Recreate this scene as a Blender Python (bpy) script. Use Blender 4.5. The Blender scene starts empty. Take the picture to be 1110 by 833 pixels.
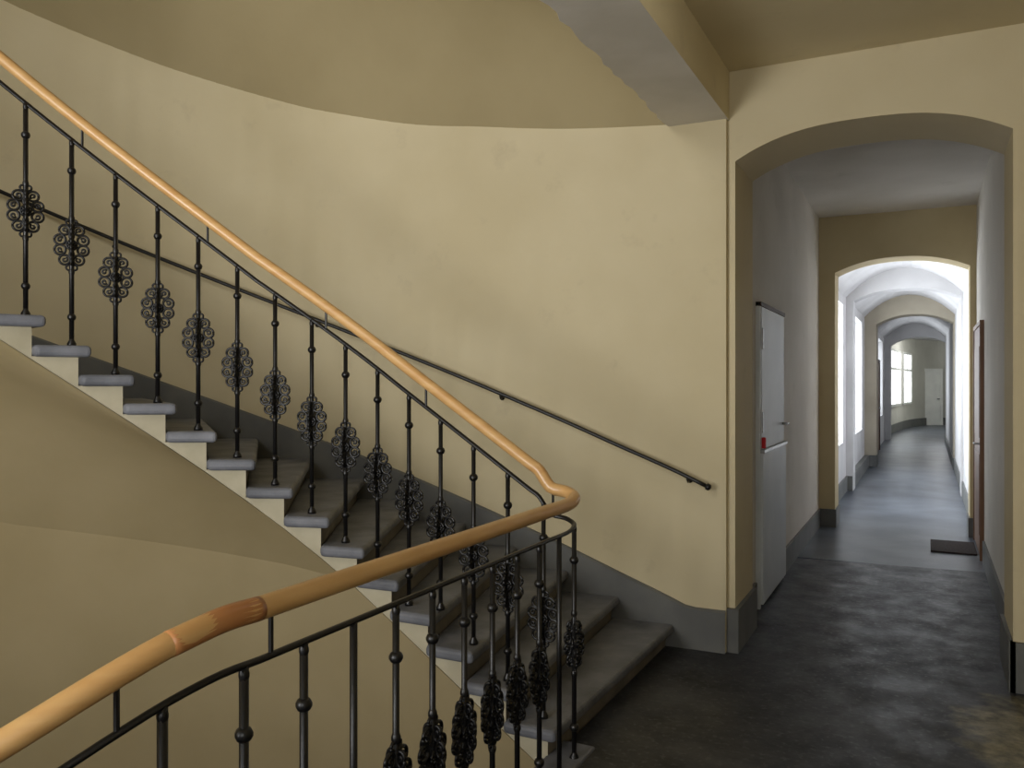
import bpy, bmesh, math, random
from mathutils import Vector, Matrix
random.seed(3)
scene=bpy.context.scene
R=0.137; NST=28; STOREY=R*NST

# ------------------------------------------------------------ materials
def lin(c):
    return tuple(((v/255)/12.92 if v/255<=0.04045 else ((v/255+0.055)/1.055)**2.4) for v in c)+(1,)
def mat_noise(name,c1,c2,scale=2.0,rough=0.8,bump=0.05,bscale=40,detail=6,metal=0,spec=0.3,stain=None,lo=.35,hi=.7):
    m=bpy.data.materials.new(name); m.use_nodes=True
    nt=m.node_tree; N=nt.nodes; L=nt.links; b=N['Principled BSDF']
    tc=N.new('ShaderNodeTexCoord'); n=N.new('ShaderNodeTexNoise'); n.inputs['Scale'].default_value=scale; n.inputs['Detail'].default_value=detail
    L.new(tc.outputs['Object'],n.inputs['Vector'])
    r=N.new('ShaderNodeValToRGB'); r.color_ramp.elements[0].position=lo; r.color_ramp.elements[1].position=hi
    r.color_ramp.elements[0].color=lin(c1); r.color_ramp.elements[1].color=lin(c2)
    L.new(n.outputs['Fac'],r.inputs['Fac']); col=r.outputs['Color']
    if stain:
        n3=N.new('ShaderNodeTexNoise'); n3.inputs['Scale'].default_value=3.1; n3.inputs['Detail'].default_value=9; n3.inputs['Roughness'].default_value=.65
        L.new(tc.outputs['Object'],n3.inputs['Vector'])
        r3=N.new('ShaderNodeValToRGB'); r3.color_ramp.elements[0].position=.60; r3.color_ramp.elements[1].position=.80
        r3.color_ramp.elements[0].color=(0,0,0,1); r3.color_ramp.elements[1].color=(.6,.6,.6,1)
        L.new(n3.outputs['Fac'],r3.inputs['Fac'])
        mx=N.new('ShaderNodeMixRGB'); L.new(r3.outputs['Color'],mx.inputs['Fac']); L.new(col,mx.inputs[1]); mx.inputs[2].default_value=lin(stain); col=mx.outputs[0]
    L.new(col,b.inputs['Base Color'])
    b.inputs['Roughness'].default_value=rough; b.inputs['Metallic'].default_value=metal
    b.inputs['Specular IOR Level'].default_value=spec
    if bump>0:
        n2=N.new('ShaderNodeTexNoise'); n2.inputs['Scale'].default_value=bscale; n2.inputs['Detail'].default_value=4
        L.new(tc.outputs['Object'],n2.inputs['Vector'])
        bp=N.new('ShaderNodeBump'); bp.inputs['Strength'].default_value=bump; bp.inputs['Distance'].default_value=0.02
        L.new(n2.outputs['Fac'],bp.inputs['Height']); L.new(bp.outputs['Normal'],b.inputs['Normal'])
    return m
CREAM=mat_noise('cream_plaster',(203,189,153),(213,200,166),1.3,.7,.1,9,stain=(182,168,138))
CREAM_SHADE=mat_noise('shaded_cream_plaster',(176,160,122),(186,170,133),1.3,.7,.1,9)  # cream plaster darkened: dimness below the flight is put into the colour
SOFF=mat_noise('shaded_soffit_plaster',(158,143,106),(168,153,116),1.3,.75,.1,9)  # plaster darkened so the underside's shade is painted into its colour
BEND=mat_noise('step_end_paint',(170,162,138),(188,180,156),6,.7,.1,20)
CREAM2=mat_noise('ochre_plaster',(190,174,136),(202,187,150),1.5,.75,.1,10)
SEG1=mat_noise('aged_white_plaster',(214,209,200),(226,221,213),1.6,.8,.12,8,stain=(186,179,168))
WHITE=mat_noise('offwhite_plaster',(188,186,186),(204,202,202),1.6,.8,.12,8)
ARCHG=mat_noise('greyish_plaster',(160,151,134),(176,167,150),1.6,.8,.12,8)
ENDW=mat_noise('pale_cream_plaster',(202,200,190),(212,210,200),1.6,.8,.1,8)
BEAMU=mat_noise('bare_plaster',(210,204,192),(222,216,206),3,.9,.06,30)
GREY=mat_noise('grey_skirting_paint',(96,97,96),(114,114,110),3,.5,.05,30)
STONE=mat_noise('grey_stone_tread',(92,94,100),(126,128,135),5,.5,.15,30)
RISER=mat_noise('riser_paint',(102,97,90),(128,122,112),4,.7,.1,20)
IRON=mat_noise('black_iron',(12,11,12),(20,19,19),30,.38,.05,80,spec=.5)
ASPH=mat_noise('worn_mat',(50,42,40),(66,56,52),60,.95,.3,200)
BROWN=mat_noise('brown_door_paint',(110,78,54),(126,90,64),3,.5,.05,20)
DOORP=mat_noise('pale_door_paint',(200,206,213),(214,219,225),2,.45,.05,15)
DARKW=mat_noise('dark_wood_edge',(70,50,36),(88,66,48),8,.6,.05,40)
REDP=mat_noise('red_plastic',(190,20,30),(210,30,40),5,.4,0,10)
STEEL=mat_noise('steel',(140,140,140),(170,170,170),20,.35,0,10,metal=1)
FRAMEW=mat_noise('white_window_paint',(225,225,220),(238,238,232),3,.4,0,10)

def wood():
    m=bpy.data.materials.new('varnished_wood'); m.use_nodes=True
    nt=m.node_tree; N=nt.nodes; L=nt.links; b=N['Principled BSDF']
    tc=N.new('ShaderNodeTexCoord'); mp=N.new('ShaderNodeMapping'); mp.inputs['Scale'].default_value=(2,2,14)
    n=N.new('ShaderNodeTexNoise'); n.inputs['Scale'].default_value=2.5; n.inputs['Detail'].default_value=5
    L.new(tc.outputs['Object'],mp.inputs['Vector']); L.new(mp.outputs['Vector'],n.inputs['Vector'])
    r=N.new('ShaderNodeValToRGB'); r.color_ramp.elements[0].position=.3; r.color_ramp.elements[1].position=.75
    r.color_ramp.elements[0].color=lin((208,160,100)); r.color_ramp.elements[1].color=lin((222,180,120))
    L.new(n.outputs['Fac'],r.inputs['Fac']); L.new(r.outputs['Color'],b.inputs['Base Color'])
    b.inputs['Roughness'].default_value=.38; b.inputs['Coat Weight'].default_value=.25; b.inputs['Coat Roughness'].default_value=.2
    return m
WOOD=wood()
WOOD2=mat_noise('joint_wood',(184,124,74),(196,138,86),4,.35,0,10,spec=.5)

def floor_mat():
    m=bpy.data.materials.new('worn_black_floor'); m.use_nodes=True
    nt=m.node_tree; N=nt.nodes; L=nt.links; b=N['Principled BSDF']
    tc=N.new('ShaderNodeTexCoord')
    def noise(s,d=6,ro=.5):
        n=N.new('ShaderNodeTexNoise'); n.inputs['Scale'].default_value=s; n.inputs['Detail'].default_value=d; n.inputs['Roughness'].default_value=ro
        L.new(tc.outputs['Object'],n.inputs['Vector']); return n
    def ramp(inp,p0,p1,c0,c1):
        r=N.new('ShaderNodeValToRGB'); r.color_ramp.elements[0].position=p0; r.color_ramp.elements[1].position=p1
        r.color_ramp.elements[0].color=c0; r.color_ramp.elements[1].color=c1; L.new(inp,r.inputs['Fac']); return r
    a=ramp(noise(1.6,10,.70).outputs['Fac'],.40,.66,lin((25,26,31)),lin((60,62,68)))
    sp=noise(34,3); spr=ramp(sp.outputs['Fac'],.56,.68,(0,0,0,1),(.8,.8,.8,1))
    mix1=N.new('ShaderNodeMixRGB'); L.new(spr.outputs['Color'],mix1.inputs['Fac']); L.new(a.outputs['Color'],mix1.inputs[1]); mix1.inputs[2].default_value=lin((76,77,80))
    sub=N.new('ShaderNodeVectorMath'); sub.operation='DISTANCE'; L.new(tc.outputs['Object'],sub.inputs[0]); sub.inputs[1].default_value=(.66,4.4,0)
    nn=noise(5,8,.6); ad=N.new('ShaderNodeMath'); ad.operation='MULTIPLY_ADD'; L.new(nn.outputs['Fac'],ad.inputs[0]); ad.inputs[1].default_value=.6; L.new(sub.outputs['Value'],ad.inputs[2])
    msk=ramp(ad.outputs[0],.76,.90,(1,1,1,1),(0,0,0,1))
    pc=ramp(noise(9,9,.65).outputs['Fac'],.38,.62,lin((78,74,60)),lin((146,140,114)))
    mix2=N.new('ShaderNodeMixRGB'); L.new(msk.outputs['Color'],mix2.inputs['Fac']); L.new(mix1.outputs[0],mix2.inputs[1]); L.new(pc.outputs['Color'],mix2.inputs[2])
    L.new(mix2.outputs[0],b.inputs['Base Color'])
    rr=ramp(noise(4,10,.7).outputs['Fac'],.35,.65,(.36,.36,.36,1),(.60,.60,.60,1)); L.new(rr.outputs['Color'],b.inputs['Roughness'])
    bp=N.new('ShaderNodeBump'); bp.inputs['Strength'].default_value=.12; bp.inputs['Distance'].default_value=.006
    L.new(noise(40).outputs['Fac'],bp.inputs['Height']); L.new(bp.outputs['Normal'],b.inputs['Normal'])
    b.inputs['Specular IOR Level'].default_value=.38
    return m
FLOOR=floor_mat()
FLOOR2=mat_noise('grey_corridor_floor',(56,62,72),(90,96,105),1.8,.38,.1,40,detail=10,spec=.45)

# ------------------------------------------------------------ helpers
def link(o,parent=None):
    scene.collection.objects.link(o)
    if parent: o.parent=parent
    return o
def empty(name):
    e=bpy.data.objects.new(name,None); return link(e)
def mkobj(name,bm,mats,parent=None,smooth=False,bevel=0,bseg=2):
    bmesh.ops.recalc_face_normals(bm,faces=bm.faces)
    me=bpy.data.meshes.new(name); bm.to_mesh(me); bm.free()
    if not isinstance(mats,(list,tuple)): mats=[mats]
    for m in mats: me.materials.append(m)
    if smooth:
        for p in me.polygons: p.use_smooth=True
    o=bpy.data.objects.new(name,me); link(o,parent)
    if bevel>0:
        md=o.modifiers.new('bevel','BEVEL'); md.width=bevel; md.segments=bseg; md.limit_method='ANGLE'
    return o
def addbox(bm,x0,x1,y0,y1,z0,z1,mi=0):
    vs=[bm.verts.new(p) for p in [(x0,y0,z0),(x1,y0,z0),(x1,y1,z0),(x0,y1,z0),(x0,y0,z1),(x1,y0,z1),(x1,y1,z1),(x0,y1,z1)]]
    for f in [(0,3,2,1),(4,5,6,7),(0,1,5,4),(1,2,6,5),(2,3,7,6),(3,0,4,7)]:
        fc=bm.faces.new([vs[i] for i in f]); fc.material_index=mi
def box(name,x0,x1,y0,y1,z0,z1,mat,parent=None,bevel=0):
    bm=bmesh.new(); addbox(bm,x0,x1,y0,y1,z0,z1); return mkobj(name,bm,mat,parent,bevel=bevel)
def addprism(bm,poly,z0,z1,mi=0):
    n=len(poly)
    z0=z0 if isinstance(z0,(list,tuple)) else [z0]*n
    z1=z1 if isinstance(z1,(list,tuple)) else [z1]*n
    a=[bm.verts.new((p[0],p[1],z0[i])) for i,p in enumerate(poly)]
    b=[bm.verts.new((p[0],p[1],z1[i])) for i,p in enumerate(poly)]
    fs=[bm.faces.new(a[::-1]),bm.faces.new(b)]
    for i in range(n):
        fs.append(bm.faces.new([a[i],a[(i+1)%n],b[(i+1)%n],b[i]]))
    for f in fs: f.material_index=mi
    return fs
def wall_holes(name,axis,p0,p1,a0,a1,z0,z1,holes,mat):
    bm=bmesh.new()
    A=sorted({a0,a1,*[h[0] for h in holes],*[h[1] for h in holes]})
    for i in range(len(A)-1):
        am=(A[i]+A[i+1])/2
        hs=sorted([h for h in holes if h[0]<am<h[1]],key=lambda h:h[2])
        z=z0; segs=[]
        for h in hs: segs.append((z,h[2])); z=h[3]
        segs.append((z,z1))
        for s in segs:
            if s[1]-s[0]<1e-4: continue
            if axis=='x': addbox(bm,p0,p1,A[i],A[i+1],s[0],s[1])
            else: addbox(bm,A[i],A[i+1],p0,p1,s[0],s[1])
    return mkobj(name,bm,mat)
def arch_wall(name,y0,y1,xl,xr,ol,orr,spring,apex,ztop,mat,z0=0,pw=2.3):
    bm=bmesh.new(); pts=[(xl,z0),(xl,ztop),(xr,ztop),(xr,z0),(orr,z0)]
    n=28
    c=(ol+orr)/2; hw=(orr-ol)/2
    for i in range(n+1):
        a=math.pi*i/n; u=math.cos(a); pts.append((c+hw*u,spring+(apex-spring)*(1-abs(u)**pw)))
    pts.append((ol,z0))
    f=bm.faces.new([bm.verts.new((p[0],y0,p[1])) for p in pts])
    r=bmesh.ops.extrude_face_region(bm,geom=[f])
    vs=[v for v in r['geom'] if isinstance(v,bmesh.types.BMVert)]
    bmesh.ops.translate(bm,verts=vs,vec=(0,y1-y0,0))
    return mkobj(name,bm,mat)
def tube(bm,pts,rad,n=8,mi=0,sy=1.0):
    pts=[Vector(p) for p in pts]; rings=[]
    up=Vector((0,0,1)); 
    for i,p in enumerate(pts):
        t=(pts[min(i+1,len(pts)-1)]-pts[max(i-1,0)]).normalized()
        if i==0:
            ref=up if abs(t.z)<.9 else Vector((1,0,0))
            u=t.cross(ref).normalized()
        else:
            u=(u-t*u.dot(t)).normalized()
        v=t.cross(u).normalized()
        r=rad[i] if isinstance(rad,list) else rad
        rings.append([bm.verts.new(p+u*r*math.cos(2*math.pi*j/n)+v*r*sy*math.sin(2*math.pi*j/n)) for j in range(n)])
    for a,b in zip(rings,rings[1:]):
        for j in range(n):
            f=bm.faces.new([a[j],a[(j+1)%n],b[(j+1)%n],b[j]]); f.material_index=mi
    for rr,rev in ((rings[0],True),(rings[-1],False)):
        f=bm.faces.new(rr[::-1] if rev else rr); f.material_index=mi
def lathe(bm,x,y,prof,n=8,mi=0):
    rings=[[bm.verts.new((x+r*math.cos(2*math.pi*j/n),y+r*math.sin(2*math.pi*j/n),z)) for j in range(n)] for r,z in prof]
    for a,b in zip(rings,rings[1:]):
        for j in range(n):
            bm.faces.new([a[j],a[(j+1)%n],b[(j+1)%n],b[j]])
    bm.faces.new(rings[0][::-1]); bm.faces.new(rings[-1])
def cr(P,t):
    i=int(math.floor(t)); i=max(0,min(len(P)-2,i)); f=t-i
    g=lambda k:Vector(P[max(0,min(len(P)-1,k))])
    p0,p1,p2,p3=g(i-1),g(i),g(i+1),g(i+2)
    if i==0: p0=p1*2-p2
    if i+2>len(P)-1: p3=p2*2-p1
    return 0.5*((2*p1)+(p2-p0)*f+(2*p0-5*p1+4*p2-p3)*f*f+(3*p1-p0-3*p2+p3)*f**3)
def interp(xs,ys,x):
    if x<=xs[0]: return ys[0]
    for i in range(len(xs)-1):
        if x<=xs[i+1]: return ys[i]+(ys[i+1]-ys[i])*(x-xs[i])/(xs[i+1]-xs[i])
    return ys[-1]

# ------------------------------------------------------------ stair plan
C=(-2.2,1.45); RI=1.78; RO=3.38
def circ(r,deg): return (C[0]+r*math.cos(math.radians(deg)),C[1]+r*math.sin(math.radians(deg)))
IN=[(-1.20,3.23),(-1.40,3.23),(-1.60,3.23),(-1.80,3.23),(-2.0,3.23)]
IN+=[circ(RI,90+6.1*(k-5)) for k in range(5,20)]
IN+=[(-3.98,1.25),(-3.85,.9),(-3.6,.6),(-3.3,.4),(-2.95,.25),(-2.55,.25),(-2.15,.42),(-1.8,.7),(-1.5,1.02)]
IN.append((-1.40,1.35))
OUT=[(-1.07,4.99),(-1.38,4.985),(-1.72,4.955),(-2.05,4.915),(-2.39,4.86)]
OUT+=[circ(RO,99+6.1*(k-5)) for k in range(5,20)]
OUT+=[circ(RO,184.4+(k-19)*11.7) for k in range(20,29)]
OUT.append(circ(RO,300))
def inn(t): return cr(IN,t)
def out(t): return cr(OUT,t)
def off(t,d):
    a=inn(t); b=out(t); return a+(b-a).normalized()*d
def soff_in(t): return R*(t-1)-.07
def soff_low(t):
    if t>13: return .72+R*(t-13)
    return interp([1,3,5,8.3,13],[-.3,-.12,.05,.36,.72],t)
def soff_up(t):
    if t>13: return .10+R*(t-13)
    return interp([1,3,6,8,10.5,13],[-.656,-.61,-.50,-.37,-.15,.10],t)

def staircase(name,z0,ka,kb,so,pw,smat):
    e=empty(name)
    def line(t,dfw):
        a,b=inn(t),out(t); dirv=(inn(max(t-.5,0))-inn(t+.5)).normalized(); dirv2=(out(max(t-.5,0))-out(t+.5)).normalized()
        return a+dirv*dfw, b+dirv2*dfw
    bm=bmesh.new()
    for k in range(ka,kb+1):
        zt=z0+R*k
        f0,f1=line(k,.0); b0,b1=line(k+1,-.05)
        u=(f1-f0).normalized(); u2=(b1-b0).normalized()
        addprism(bm,[tuple(f0-u*.03),tuple(f1+u*.02),tuple(b1+u2*.02),tuple(b0-u2*.03)],zt-.055,zt)
    mkobj('tread_slabs',bm,STONE,e,bevel=.02,bseg=3)
    bm=bmesh.new()
    for k in range(ka,kb+1):
        zt=z0+R*k
        f0,f1=line(k,-.05); b0,b1=line(k+1,-.05)
        u=(f1-f0).normalized(); u2=(b1-b0).normalized()
        f0=f0+u*.012; b0=b0+u2*.012
        zb0=max(z0+soff_in(k),z0-.3); zb1=z0+soff_in(k+1)
        if z0==0 and k==1: zb0=-.07
        fs=addprism(bm,[tuple(f0),tuple(f1),tuple(b1),tuple(b0)],[zb0+.004,zb0+.004,zb1+.004,zb1+.004],zt-.053,0)
        fs[2].material_index=1
    mkobj('risers_and_ends',bm,[BEND,RISER],e)
    bm=bmesh.new(); rows=[]
    t=ka-.1
    while t<=kb+1.0001:
        row=[]
        a=inn(t); b=out(t); u=(b-a).normalized()
        a=a+u*.012; b=b+u*.004
        dirv=(inn(t+.5)-inn(max(t-.5,0))).normalized(); dv2=(out(t+.5)-out(max(t-.5,0))).normalized()
        a=a+dirv*.05; b=b+dv2*.05*min(1,max(0,t-1))
        for j in range(41):
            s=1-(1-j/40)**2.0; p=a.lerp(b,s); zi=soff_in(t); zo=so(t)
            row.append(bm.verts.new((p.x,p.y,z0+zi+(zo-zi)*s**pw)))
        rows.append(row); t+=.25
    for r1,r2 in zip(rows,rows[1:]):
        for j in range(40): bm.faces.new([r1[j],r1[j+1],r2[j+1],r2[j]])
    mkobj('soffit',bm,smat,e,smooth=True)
    bm=bmesh.new(); prev=None; t=max(ka-1,0)
    while t<=kb+.5:
        b=out(t); a=inn(t); u=(a-b).normalized()
        zt=z0+max(.25,R*t+.15); zb=z0+(R*(t-1)-.12 if t>1 else 0)
        if t<1: u=Vector((0,-1))
        cur=[bm.verts.new((p.x,p.y,z)) for p,z in ((b+u*.028,zb),(b+u*.028,zt-.012),(b+u*.018,zt),(b-u*.02,zt))]
        if prev:
            for j in range(3): bm.faces.new([prev[j],prev[j+1],cur[j+1],cur[j]])
        prev=cur; t+=.2
    mkobj('stair_skirting',bm,GREY,e)
    return e
staircase('curved_staircase',0,1,27,soff_low,4.5,CREAM_SHADE)
staircase('curved_staircase',-STOREY,10,27,soff_low,4.5,CREAM_SHADE)
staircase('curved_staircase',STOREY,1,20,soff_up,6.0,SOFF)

# ------------------------------------------------------------ curved stair wall (lower zone darkened in colour to stand in for shade)
bm=bmesh.new(); prev=None; t=0.0
while t<=22.001:
    b=out(t); d=(out(min(t+.1,28))-out(max(t-.1,0))).normalized()
    nrm=Vector((d.y,-d.x)); a=inn(t)
    if nrm.dot(a-b)>0: nrm=-nrm
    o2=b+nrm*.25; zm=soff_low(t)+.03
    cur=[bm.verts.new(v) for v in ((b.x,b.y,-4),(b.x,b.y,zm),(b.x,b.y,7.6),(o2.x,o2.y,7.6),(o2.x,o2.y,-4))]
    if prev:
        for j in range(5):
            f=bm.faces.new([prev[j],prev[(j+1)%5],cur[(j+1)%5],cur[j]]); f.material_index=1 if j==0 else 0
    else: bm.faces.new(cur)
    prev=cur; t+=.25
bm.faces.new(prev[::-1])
w=mkobj('wall_stairwell_curved',bm,[CREAM,CREAM_SHADE],smooth=True)
md=w.modifiers.new('es','EDGE_SPLIT'); md.split_angle=math.radians(35)
e22=out(22)
YB=-1.95; XR=1.6
box('wall_west',e22.x-.25,e22.x,YB-.3,e22.y,-4,7.6,CREAM)
WB=[(-3.5,-1.9,.7,2.35),(-.75,.75,.9,2.7),(-4.6,-2.2,4.0,5.9)]  # last opening is an added, unseen window to brighten the upper left wall
bm=bmesh.new()
for (a,b,hs) in ((e22.x,-4.6,[]),(-4.6,-3.5,[WB[2]]),(-3.5,-2.2,[WB[0],WB[2]]),(-2.2,-1.9,[WB[0]]),(-1.9,-.75,[]),(-.75,.75,[WB[1]]),(.75,XR+.3,[])):
    z=-4
    for h in hs: addbox(bm,a,b,YB-.3,YB,z,h[2]); z=h[3]
    addbox(bm,a,b,YB-.3,YB,z,7.6)
mkobj('wall_back',bm,CREAM)
box('wall_right',XR,XR+.3,YB,5.03,-.3,3.8,CREAM)
box('stairwell_ceiling',-6.2,-1.06,YB-.3,5.3,7.6,7.8,CREAM)
box('wall_upper_landing',-1.06,-.9,YB,5.3,3.8,7.6,CREAM)
box('floor_lower_level',-6.2,1.9,YB-.3,5.4,-4.1,-4,FLOOR)
box('wall_lower_level',-1.06,-.9,YB,5.3,-4,-.4,CREAM)

# ------------------------------------------------------------ landing
o28=out(28)
bm=bmesh.new()
addprism(bm,[(-1.43,5.03),(-1.43,1.12),(o28.x,o28.y),(o28.x,YB),(XR,YB),(XR,5.03),(.46,5.03),(.46,8.1),(-1.09,8.0),(-1.09,5.03)],-.3,0)
mkobj('floor_landing',bm,FLOOR)
box('floor_corridor',-1.5,1.6,8.05,38,-.3,-.0005,FLOOR2)
bm=bmesh.new(); addprism(bm,[(-1.46,3.42),(-1.46,1.15),(-1.30,1.15),(-1.30,3.42)],-.06,.012)
mkobj('trim_landing_edge_stone',bm,STONE,bevel=.01)
box('landing_edge_beam',-1.42,-1.06,1.2,5.03,-.66,-.3,CREAM)
bm=bmesh.new(); addbox(bm,-1.06,XR,YB,5.03,3.47,3.8)
mkobj('ceiling_landing',bm,CREAM)
bm=bmesh.new(); n=90; prev=None
for i in range(n+1):
    y=YB+(5.03-YB)*i/n
    j=random.uniform(-.012,.012)
    cur=[bm.verts.new(p) for p in [(-1.42+j,y,3.18),(-1.06,y,3.18),(-1.06,y,3.8),(-1.42,y,3.8),(-1.425+j*.3,y,3.205)]]
    if prev:
        for q in range(5):
            f=bm.faces.new([prev[q],prev[(q+1)%5],cur[(q+1)%5],cur[q]]); f.material_index=1 if q==0 else 0
    else: bm.faces.new(cur)
    prev=cur
bm.faces.new(prev[::-1])
mkobj('beam_landing_edge',bm,[CREAM,BEAMU])

# arches
arch_wall('wall_arch_front',5.03,5.58,-1.07,XR+.3,-1.025,.40,2.93,3.09,3.8,CREAM,pw=2.6)
arch_wall('wall_arch_second',9.9,10.3,-1.12,.5,-.92,.40,2.84,2.98,3.5,CREAM2)
arch_wall('wall_arch_third',13.4,13.8,-1.12,.5,-.99,.43,2.85,3.0,3.5,WHITE)
arch_wall('wall_arch_fourth',17.5,18.1,-1.12,.5,-.88,.44,2.75,2.93,3.5,ARCHG)
arch_wall('wall_arch_fifth',26,26.5,-1.5,1.6,-.93,.56,2.7,2.93,3.5,WHITE)
WINS=[(10.9,12.9),(14.4,16.8),(22.6,24.8)]
wall_holes('wall_corridor_first_left','x',-1.49,-1.09,5.58,10.1,0,3.5,[],SEG1)
wall_holes('wall_corridor_first_right','x',.46,.76,5.58,10.1,0,3.5,[],SEG1)
wall_holes('wall_corridor_left','x',-1.49,-1.09,10.1,26.2,0,3.5,[(a,b,.75,2.75) for a,b in WINS],WHITE)
wall_holes('wall_corridor_right','x',.46,.76,10.1,26.2,0,3.5,[],WHITE)
box('ceiling_corridor_first',-1.09,.46,5.58,9.9,3.47,3.6,SEG1)
def vault(name,y0,y1,xl,xr,spring,apex,mat):
    bm=bmesh.new(); prev=None; n=20; c=(xl+xr)/2; hw=(xr-xl)/2
    pts=[(c+hw*math.cos(math.pi*i/n),spring+(apex-spring)*(1-abs(math.cos(math.pi*i/n))**2.0)) for i in range(n+1)]
    pts=pts+[(xl,3.6),(xr,3.6)]
    f=bm.faces.new([bm.verts.new((p[0],y0,p[1])) for p in pts])
    r=bmesh.ops.extrude_face_region(bm,geom=[f])
    bmesh.ops.translate(bm,verts=[v for v in r['geom'] if isinstance(v,bmesh.types.BMVert)],vec=(0,y1-y0,0))
    mkobj(name,bm,mat)
vault('ceiling_vault_second',10.3,13.4,-1.09,.46,2.9,3.3,WHITE)
vault('ceiling_vault_third',13.8,17.5,-1.09,.46,2.9,3.3,WHITE)
vault('ceiling_vault_fourth',18.1,26,-1.09,.46,2.9,3.3,WHITE)
EP=[(-1.15,26.4),(-1.1,28.5),(-.88,31.5),(-.6,34),(-.2,35.8),(.35,36.6),(1.0,36.4),(1.6,35.4)]
def strip(name,P,th,z0,z1,mat):
    bm=bmesh.new(); prev=None; N=(len(P)-1)*6
    for i in range(N+1):
        t=i/6; p=cr(P,t); q=cr(P,min(t+.05,len(P)-1)); q0=cr(P,max(t-.05,0)); d=(q-q0).normalized(); n=Vector((-d.y,d.x))
        a=p; b=p+n*th
        cur=[bm.verts.new((a.x,a.y,z0)),bm.verts.new((a.x,a.y,z1)),bm.verts.new((b.x,b.y,z1)),bm.verts.new((b.x,b.y,z0))]
        if prev:
            for j in range(4): bm.faces.new([prev[j],prev[(j+1)%4],cur[(j+1)%4],cur[j]])
        else: bm.faces.new(cur)
        prev=cur
    bm.faces.new(prev[::-1])
    return mkobj(name,bm,mat)
strip('wall_end_curved',EP,.25,0,3.5,ENDW)
strip('baseboard_end',EP,-.04,0,.28,GREY)
box('wall_end_right',1.3,1.55,26.5,36.2,0,3.5,ENDW)
box('ceiling_end_hall',-1.5,1.9,26.5,37.2,3.3,3.5,WHITE)

def bb(name,*a): return box(name,*a,GREY)
bb('baseboard_arch_pier',-1.085,-1.0,5.0,5.6,0,.26)
bb('baseboard_arch_right',.385,XR,5.005,5.05,0,.26)
bb('baseboard_arch_reveal',.38,.41,5.005,5.6,0,.26)
bb('baseboard_corridor_left',-1.095,-1.07,7.2,9.9,0,.2)
bb('baseboard_corridor_left_near',-1.095,-1.07,5.58,6.0,0,.2)
bb('baseboard_corridor_right',.44,.465,5.58,8.5,0,.2)
bb('baseboard_second_arch_left',-1.1,-.905,9.88,10.32,0,.2)
bb('baseboard_second_arch_right',.385,.47,9.88,10.32,0,.2)
bb('baseboard_second_left',-1.095,-1.07,10.3,13.4,0,.22)
bb('baseboard_second_right',.44,.465,10.3,13.4,0,.22)
bb('baseboard_third_left',-1.095,-1.0,13.39,17.5,0,.22)
bb('baseboard_third_right',.44,.465,13.8,17.5,0,.22)
bb('baseboard_fourth_left',-1.095,-.87,17.49,18.12,0,.22)
bb('baseboard_fourth_side',-1.095,-1.07,18.1,20.8,0,.22)
bb('baseboard_fourth_right',.43,.465,17.49,26,0,.22)

def window(name,axis,p,a0,a1,z0,z1,cols=2,rows=2):
    e=empty(name)
    def bx(nm,a,b,c,d,th=.06):
        if axis=='x': return box(nm,p-th/2,p+th/2,a,b,c,d,FRAMEW,e)
        return box(nm,a,b,p-th/2,p+th/2,c,d,FRAMEW,e)
    fw=.07
    bx('jamb_1',a0,a0+fw,z0,z1); bx('jamb_2',a1-fw,a1,z0,z1); bx('head',a0+fw,a1-fw,z1-fw,z1); bx('sill_rail',a0+fw,a1-fw,z0,z0+fw)
    for i in range(1,cols):
        a=a0+(a1-a0)*i/cols; bx('mullion_%d'%i,a-.035,a+.035,z0+fw,z1-fw,.05)
    for j in range(1,rows):
        z=z0+(z1-z0)*(.68 if rows==2 else j/rows); bx('transom_%d'%j,a0+fw,a1-fw,z-.025,z+.025,.045)
    return e
def area(name,loc,rot,sx,sy,power,col,spread=180):
    l=bpy.data.lights.new(name,'AREA'); l.shape='RECTANGLE'; l.size=sx; l.size_y=sy; l.energy=power; l.color=col; l.spread=math.radians(spread)
    o=bpy.data.objects.new(name,l); o.location=loc; o.rotation_euler=rot; link(o); return o
COOL=(.87,.935,1.0)
PW=[180,115,50]
for i,(a,b) in enumerate(WINS):
    window('window_%d'%(i+1),'x',-1.38,a,b,.75,2.75)
    area('daylight_corridor',(-1.62,(a+b)/2,1.8),(0,-math.radians(90),0),2.0,b-a,PW[i],COOL)
window('window_5','y',YB-.15,*WB[0]); window('window_6','y',YB-.15,*WB[1]); window('window_7','y',YB-.15,*WB[2])
area('daylight_stair',(-2.7,YB-.35,1.52),(math.radians(105),0,math.radians(4)),1.6,1.65,122,(1,.992,.975),140)
area('fill_upper_stair',(-3.4,YB-.35,4.95),(math.radians(80),0,math.radians(8)),2.4,1.9,78,(1,.992,.975),150)  # added fill behind the made-up high window, lifts the dark left wall
area('daylight_landing',(0,YB-.35,1.8),(math.radians(90),0,0),1.5,1.8,36,(1,.992,.975))
em=bpy.data.materials.new('daylight_pane'); em.use_nodes=True
b=em.node_tree.nodes['Principled BSDF']; b.inputs['Emission Color'].default_value=(.9,.96,1,1); b.inputs['Emission Strength'].default_value=2.5
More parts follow.
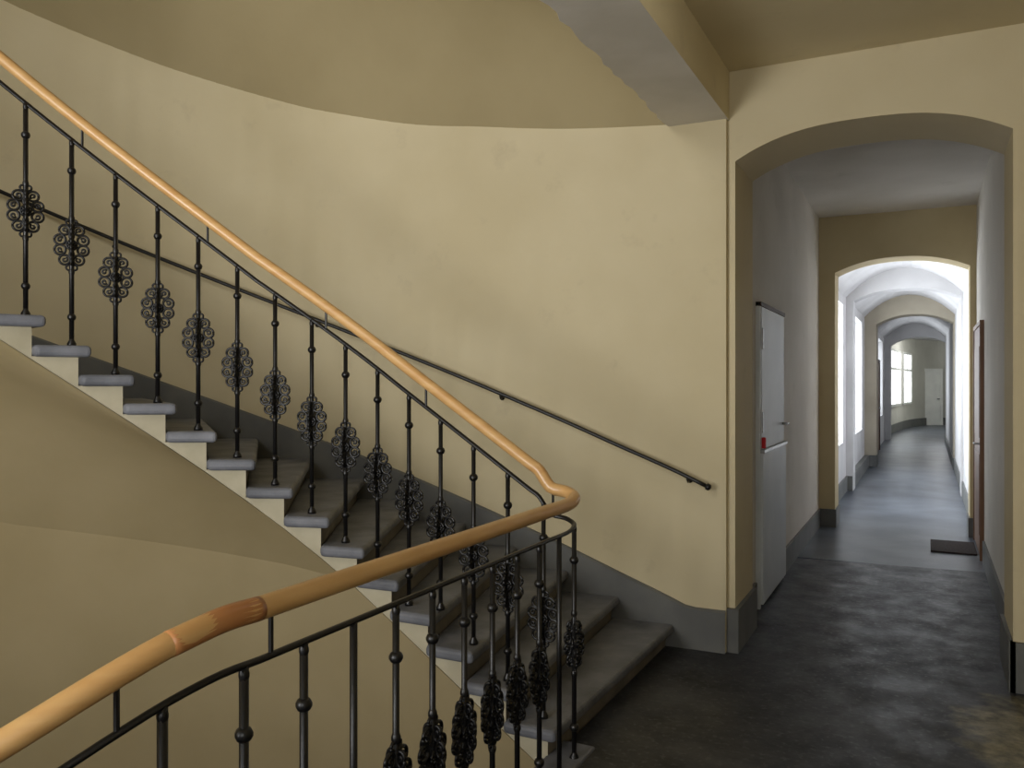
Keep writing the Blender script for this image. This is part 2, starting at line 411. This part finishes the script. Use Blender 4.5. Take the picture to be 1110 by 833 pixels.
def endwin(name,t0,t1,z0,z1):
    e=empty(name); p=cr(EP,t0); q=cr(EP,t1); d=(q-p).normalized(); n=Vector((d.y,-d.x))
    def pr(nm,a,b,c,dd,o0,o1,m):
        P=[p+d*a+n*o0,p+d*b+n*o0,p+d*b+n*o1,p+d*a+n*o1]
        bm=bmesh.new(); addprism(bm,[tuple(v) for v in P],c,dd); mkobj(nm,bm,m,e)
    L=(q-p).length
    pr('pane',0,L,z0,z1,-.02,.02,em)
    pr('jamb_1',-.05,.05,z0,z1,-.02,.06,FRAMEW); pr('jamb_2',L-.05,L+.05,z0,z1,-.02,.06,FRAMEW)
    pr('mullion',L/2-.03,L/2+.03,z0,z1,0,.05,FRAMEW)
    for i,z in enumerate((z0,(z0+z1)/2+.3,z1)): pr('rail_%d'%i,0,L,z-.04,z+.04,0,.055,FRAMEW)
endwin('window_4',1.15,2.1,.9,2.7)
endwin('window_4',2.35,3.1,.9,2.7)
pl=bpy.data.lights.new('end_hall_fill','POINT'); pl.energy=60; pl.color=(.96,.98,1); pl.shadow_soft_size=.12  # added point light without a fixture, brightens the end hall
o=bpy.data.objects.new('end_hall_fill',pl); o.location=(.5,31,3.0); link(o)

# ------------------------------------------------------------ doors
e=empty('door_utility')
X=-1.09
box('frame_left',X,X+.03,6.05,6.09,0,2.18,DOORP,e)
box('frame_head',X,X+.04,6.05,7.15,2.155,2.185,DARKW,e)
box('frame_right',X,X+.03,7.11,7.15,0,2.155,DOORP,e)
box('upper_leaf',X+.003,X+.035,6.09,7.11,1.13,2.155,DOORP,e,.005)
box('lower_leaf',X+.003,X+.05,6.07,7.13,.03,1.11,DOORP,e,.005)
box('ledge',X+.003,X+.06,6.07,7.15,1.105,1.13,STEEL,e,.003)
box('hinge_1',X+.035,X+.045,6.10,6.13,1.25,1.4,STEEL,e); box('hinge_2',X+.035,X+.045,6.10,6.13,1.85,2.0,STEEL,e)
box('red_lock',X+.035,X+.065,6.075,6.105,1.14,1.22,REDP,e,.008)
bm=bmesh.new(); tube(bm,[(X+.03,7.03,1.28),(X+.085,7.03,1.28),(X+.085,6.92,1.28)],.01,8); mkobj('handle',bm,STEEL,e)
e=empty('door_brown')
box('leaf',.435,.458,8.64,9.74,.01,2.14,BROWN,e,.003)
box('jamb_1',.425,.462,8.60,8.64,0,2.18,BROWN,e); box('jamb_2',.425,.462,9.74,9.80,0,2.18,BROWN,e); box('head',.425,.462,8.64,9.74,2.14,2.18,BROWN,e)
for i,(a,c) in enumerate(((.2,.95),(1.1,1.95))): box('panel_%d'%i,.428,.436,8.8,9.6,a,c,BROWN,e,.003)
bm=bmesh.new(); tube(bm,[(.435,8.75,1.05),(.39,8.75,1.05),(.39,8.87,1.05)],.009,8); mkobj('handle',bm,STEEL,e)
e=empty('door_dark')
box('leaf',-1.085,-1.04,21,22,.01,2.1,BROWN,e); box('jamb_1',-1.09,-1.02,20.92,21,0,2.18,DARKW,e); box('jamb_2',-1.09,-1.02,22,22.08,0,2.18,DARKW,e); box('head',-1.09,-1.02,21,22,2.1,2.18,DARKW,e)
box('handle',-1.04,-1.0,21.85,21.9,1.0,1.04,STEEL,e)
e=empty('door_white')
bm=bmesh.new(); addbox(bm,-.42,.42,-.05,.03,0,2.1); l=mkobj('leaf',bm,FRAMEW,e,bevel=.005)
bm=bmesh.new(); addbox(bm,-.52,-.42,-.07,.03,0,2.2); addbox(bm,.42,.52,-.07,.03,0,2.2); addbox(bm,-.42,.42,-.07,.03,2.1,2.2); mkobj('frame',bm,FRAMEW,e)
box('handle',.3,.38,-.12,-.05,1.0,1.04,STEEL,e)
e.location=(.05,36.2,0); e.rotation_euler=(0,0,math.radians(24))
box('doormat',.03,.42,8.85,9.5,0,.015,ASPH,None,.005)

# ------------------------------------------------------------ railing
GX=-1.33; RT=.055
def rp(t): return off(t,RT+.03)
def railz(t): return R*t+1.0+max(0,min(.09,(t-9)*.014))
rail=[]
t=20.0
while t>=1.6:
    p=rp(t); rail.append((p.x,p.y,railz(t))); t-=.2
rail+=[(-1.47,3.315,1.15),(-1.40,3.315,1.135),(-1.352,3.29,1.12),(-1.332,3.24,1.11),(GX,3.17,1.1)]
y=3.0
while y>1.5: rail.append((GX,y,1.1)); y-=.15
near=[(GX,1.40,1.1),(-1.338,1.30,1.099),(-1.36,1.18,1.077),(-1.40,1.06,1.032),(-1.462,.93,.967),(-1.55,.80,.89),(-1.67,.67,.80)]
rail+=near
nt=26.6
while nt>20:
    q=off(nt,RT+.03); rail.append((q.x,q.y,R*(nt-28)+1.0)); nt-=.25
def smoothpts(P,n=4):
    r=[]
    for i in range((len(P)-1)*n+1): r.append(tuple(cr(P,i/n)))
    return r
RS=smoothpts(rail,3)
E=empty('stair_railing')
bm=bmesh.new(); tube(bm,RS,.027,16); mkobj('wooden_handrail',bm,WOOD,E,smooth=True)
bm=bmesh.new(); tube(bm,smoothpts([p for p in near[0:3]],6),.0276,16); mkobj('handrail_joint',bm,WOOD2,E,smooth=True)
bm=bmesh.new(); tube(bm,[(p[0],p[1],p[2]-.115) for p in RS],.0085,8,sy=1.3); mkobj('iron_top_bar',bm,IRON,E,smooth=True)
acc=[0]
for a,b in zip(RS,RS[1:]): acc.append(acc[-1]+(Vector(a).xy-Vector(b).xy).length)
icorner=min(range(len(RS)),key=lambda i:(RS[i][0]+1.335)**2+(RS[i][1]-3.27)**2)
sc=acc[icorner]
def at(s):
    for i in range(len(acc)-1):
        if acc[i+1]>=s:
            f=(s-acc[i])/max(1e-9,acc[i+1]-acc[i]); a,b=Vector(RS[i]),Vector(RS[i+1]); return a.lerp(b,f),(b-a)
    return Vector(RS[-1]),Vector(RS[-1])-Vector(RS[-2])
def nose_t(x,y):
    best=min(((rp(i*.02)-Vector((x,y))).length,i*.02) for i in range(40,1050))
    return best[1]
def spiral(cx,cz,r0,r1,a0,turns,n=18,y=0):
    return [(cx+(r0+(r1-r0)*i/n)*math.cos(a0+turns*2*math.pi*i/n),y,cz+(r0+(r1-r0)*i/n)*math.sin(a0+turns*2*math.pi*i/n)) for i in range(n+1)]
def ring(cx,cz,r,y=0,n=16): return spiral(cx,cz,r,r,0,1,n,y)
bm=bmesh.new()
W1=.0062
for sx in (-1,1):
    for sz in (-1,1):
        for cross in (0,1):
            def M(P):
                if cross: return [(p[1],p[0]*sx*.55,p[2]*sz) for p in P]
                return [(p[0]*sx,p[1],p[2]*sz) for p in P]
            tube(bm,M(ring(.049,.024,.024)),W1,6)
            tube(bm,M(spiral(.049,.024,.003,.013,2.6,1.0,12)),W1*.9,6)
            tube(bm,M(ring(.030,.071,.023)),W1,6)
            tube(bm,M(spiral(.030,.071,.003,.013,4.2,1.0,12)),W1*.9,6)
            if not cross:
                tube(bm,M(ring(.012,.108,.012,n=12)),W1*.85,6)
                tube(bm,M([(.0,0,.024),(.008,0,.038),(.010,0,.052),(.004,0,.066),(0,0,.09)]),W1,6)
me=bpy.data.meshes.new('ornament_scrollwork')
for y in (-.010,.010):
    tube(bm,ring(0,0,.022,y,20),.005,6)
    for j in range(8):
        a=j*math.pi/4
        tube(bm,[(0,y,0),(.012*math.cos(a),y*1.5,.012*math.sin(a)),(.024*math.cos(a),y,.024*math.sin(a))],[.004,.006,.003],6)
bmesh.ops.recalc_face_normals(bm,faces=bm.faces); bm.to_mesh(me); bm.free(); me.materials.append(IRON)
for p in me.polygons: p.use_smooth=True
barbm=bmesh.new()
def baluster(p,d,zb,orn=True,collars=True):
    zt=p.z-.115; H=zt-zb; x,y=p.x,p.y; h=.0088
    lathe(barbm,x,y,[(h*1.25,zb),(h*1.25,zt)],6)
    lathe(barbm,x,y,[(.021,zb),(.021,zb+.012),(.011,zb+.03),(.011,zb+.035)],10)
    def collar(z,r=.02):
        lathe(barbm,x,y,[(.009,z-.017),(r*.8,z-.012),(r,z-.004),(r,z+.004),(r*.8,z+.012),(.009,z+.017)],10)
    if collars:
        collar(zt-.15); collar(zt-H*.87+.01)
        collar(zt-.02,.012)
    if orn:
        zo=zt-.505
        collar(zo+.128,.014); collar(zo-.128,.014)
        o=bpy.data.objects.new('scroll_ornament',me); link(o,E); o.location=(x,y,zo)
        o.rotation_euler=(0,0,math.atan2(d.y,d.x))
gaps=[.175]*7+[.18]+[.19]*16
baluster(*at(sc),0.0)
pos=sc
for g in gaps:
    pos-=g
    if pos<.1: break
    p,d=at(pos); tt=nose_t(p.x,p.y); k=math.floor(tt)
    baluster(p,d,R*max(k,0))
pos=sc; i=0
while True:
    pos+=.192; i+=1
    p,d=at(pos)
    if i>22 or pos>acc[-1]-.05: break
    if p.y>1.12 and p.x>-1.40: zb=.012
    else:
        bestd,bt=min(((off(q*.05,RT+.03)-p.xy).length,q*.05) for q in range(400,580))
        zb=R*(math.floor(bt)-28)
    baluster(p,d,zb,orn=not(i in (1,8)),collars=not(i in (1,8)))
mkobj('balusters',barbm,IRON,E,smooth=True)
bm=bmesh.new()
for ds in (-.13,-.78,-1.33,-1.93,-2.5,-3.1,1.84,2.2,2.7):
    p,d=at(sc+ds); tube(bm,[(p.x,p.y,p.z-.12),(p.x,p.y,p.z-.01)],.006,8)
mkobj('rail_stubs',bm,IRON,E)

# wall handrail rod
W=empty('wall_handrail')
pts=[]
t=.3
while t<=20:
    a,b=inn(t),out(t); u=(a-b).normalized()
    if t<1.2: u=Vector((0,-1))
    q=b+u*.075; pts.append((q.x,q.y,R*t+.95)); t+=.2
bm=bmesh.new(); tube(bm,pts,.012,10); mkobj('rod',bm,IRON,W,smooth=True)
bm=bmesh.new()
t=.7
while t<20:
    a,b=inn(t),out(t); u=(a-b).normalized(); z=R*t+.95
    tube(bm,[tuple(b+u*.0)+(z-.03,),tuple(b+u*.05)+(z-.035,),tuple(b+u*.072)+(z-.01,)],.006,8)
    tube(bm,[tuple(b-u*.005)+(z-.03,),tuple(b+u*.008)+(z-.03,)],.016,10)
    t+=3.6
p=Vector(pts[0]); q=Vector(pts[1]); dd=(p-q).normalized()
tube(bm,[p-dd*.012,p-dd*.008,p+dd*.012,p+dd*.02],[.008,.02,.02,.008],10)
mkobj('brackets',bm,IRON,W,smooth=True)

# ceiling lamp on landing
L=empty('ceiling_lamp')
bm=bmesh.new(); lathe(bm,-.40,3.2,[(.02,3.30),(.09,3.31),(.14,3.35),(.16,3.41),(.15,3.44)],20)
g=mat_noise('opal_glass',(240,238,230),(245,243,236),3,.2,0,10)
g.node_tree.nodes['Principled BSDF'].inputs['Emission Color'].default_value=(1,.97,.9,1); g.node_tree.nodes['Principled BSDF'].inputs['Emission Strength'].default_value=6
mkobj('opal_shade',bm,g,L,smooth=True)
bm=bmesh.new(); lathe(bm,-.40,3.2,[(.17,3.44),(.17,3.47)],20); mkobj('base',bm,STEEL,L)

# ------------------------------------------------------------ world / camera
wd=bpy.data.worlds.new('sky'); scene.world=wd; wd.use_nodes=True
bg=wd.node_tree.nodes['Background']; bg.inputs['Color'].default_value=(.85,.93,1,1); bg.inputs['Strength'].default_value=1.6
cam=bpy.data.cameras.new('camera'); cam.lens=900/1110*36; cam.sensor_width=36; cam.clip_start=.05
co=bpy.data.objects.new('camera',cam); link(co); co.location=(0,0,1.6)
co.rotation_euler=(math.radians(90),0,math.atan(.5)); scene.camera=co
scene.view_settings.view_transform='Standard'
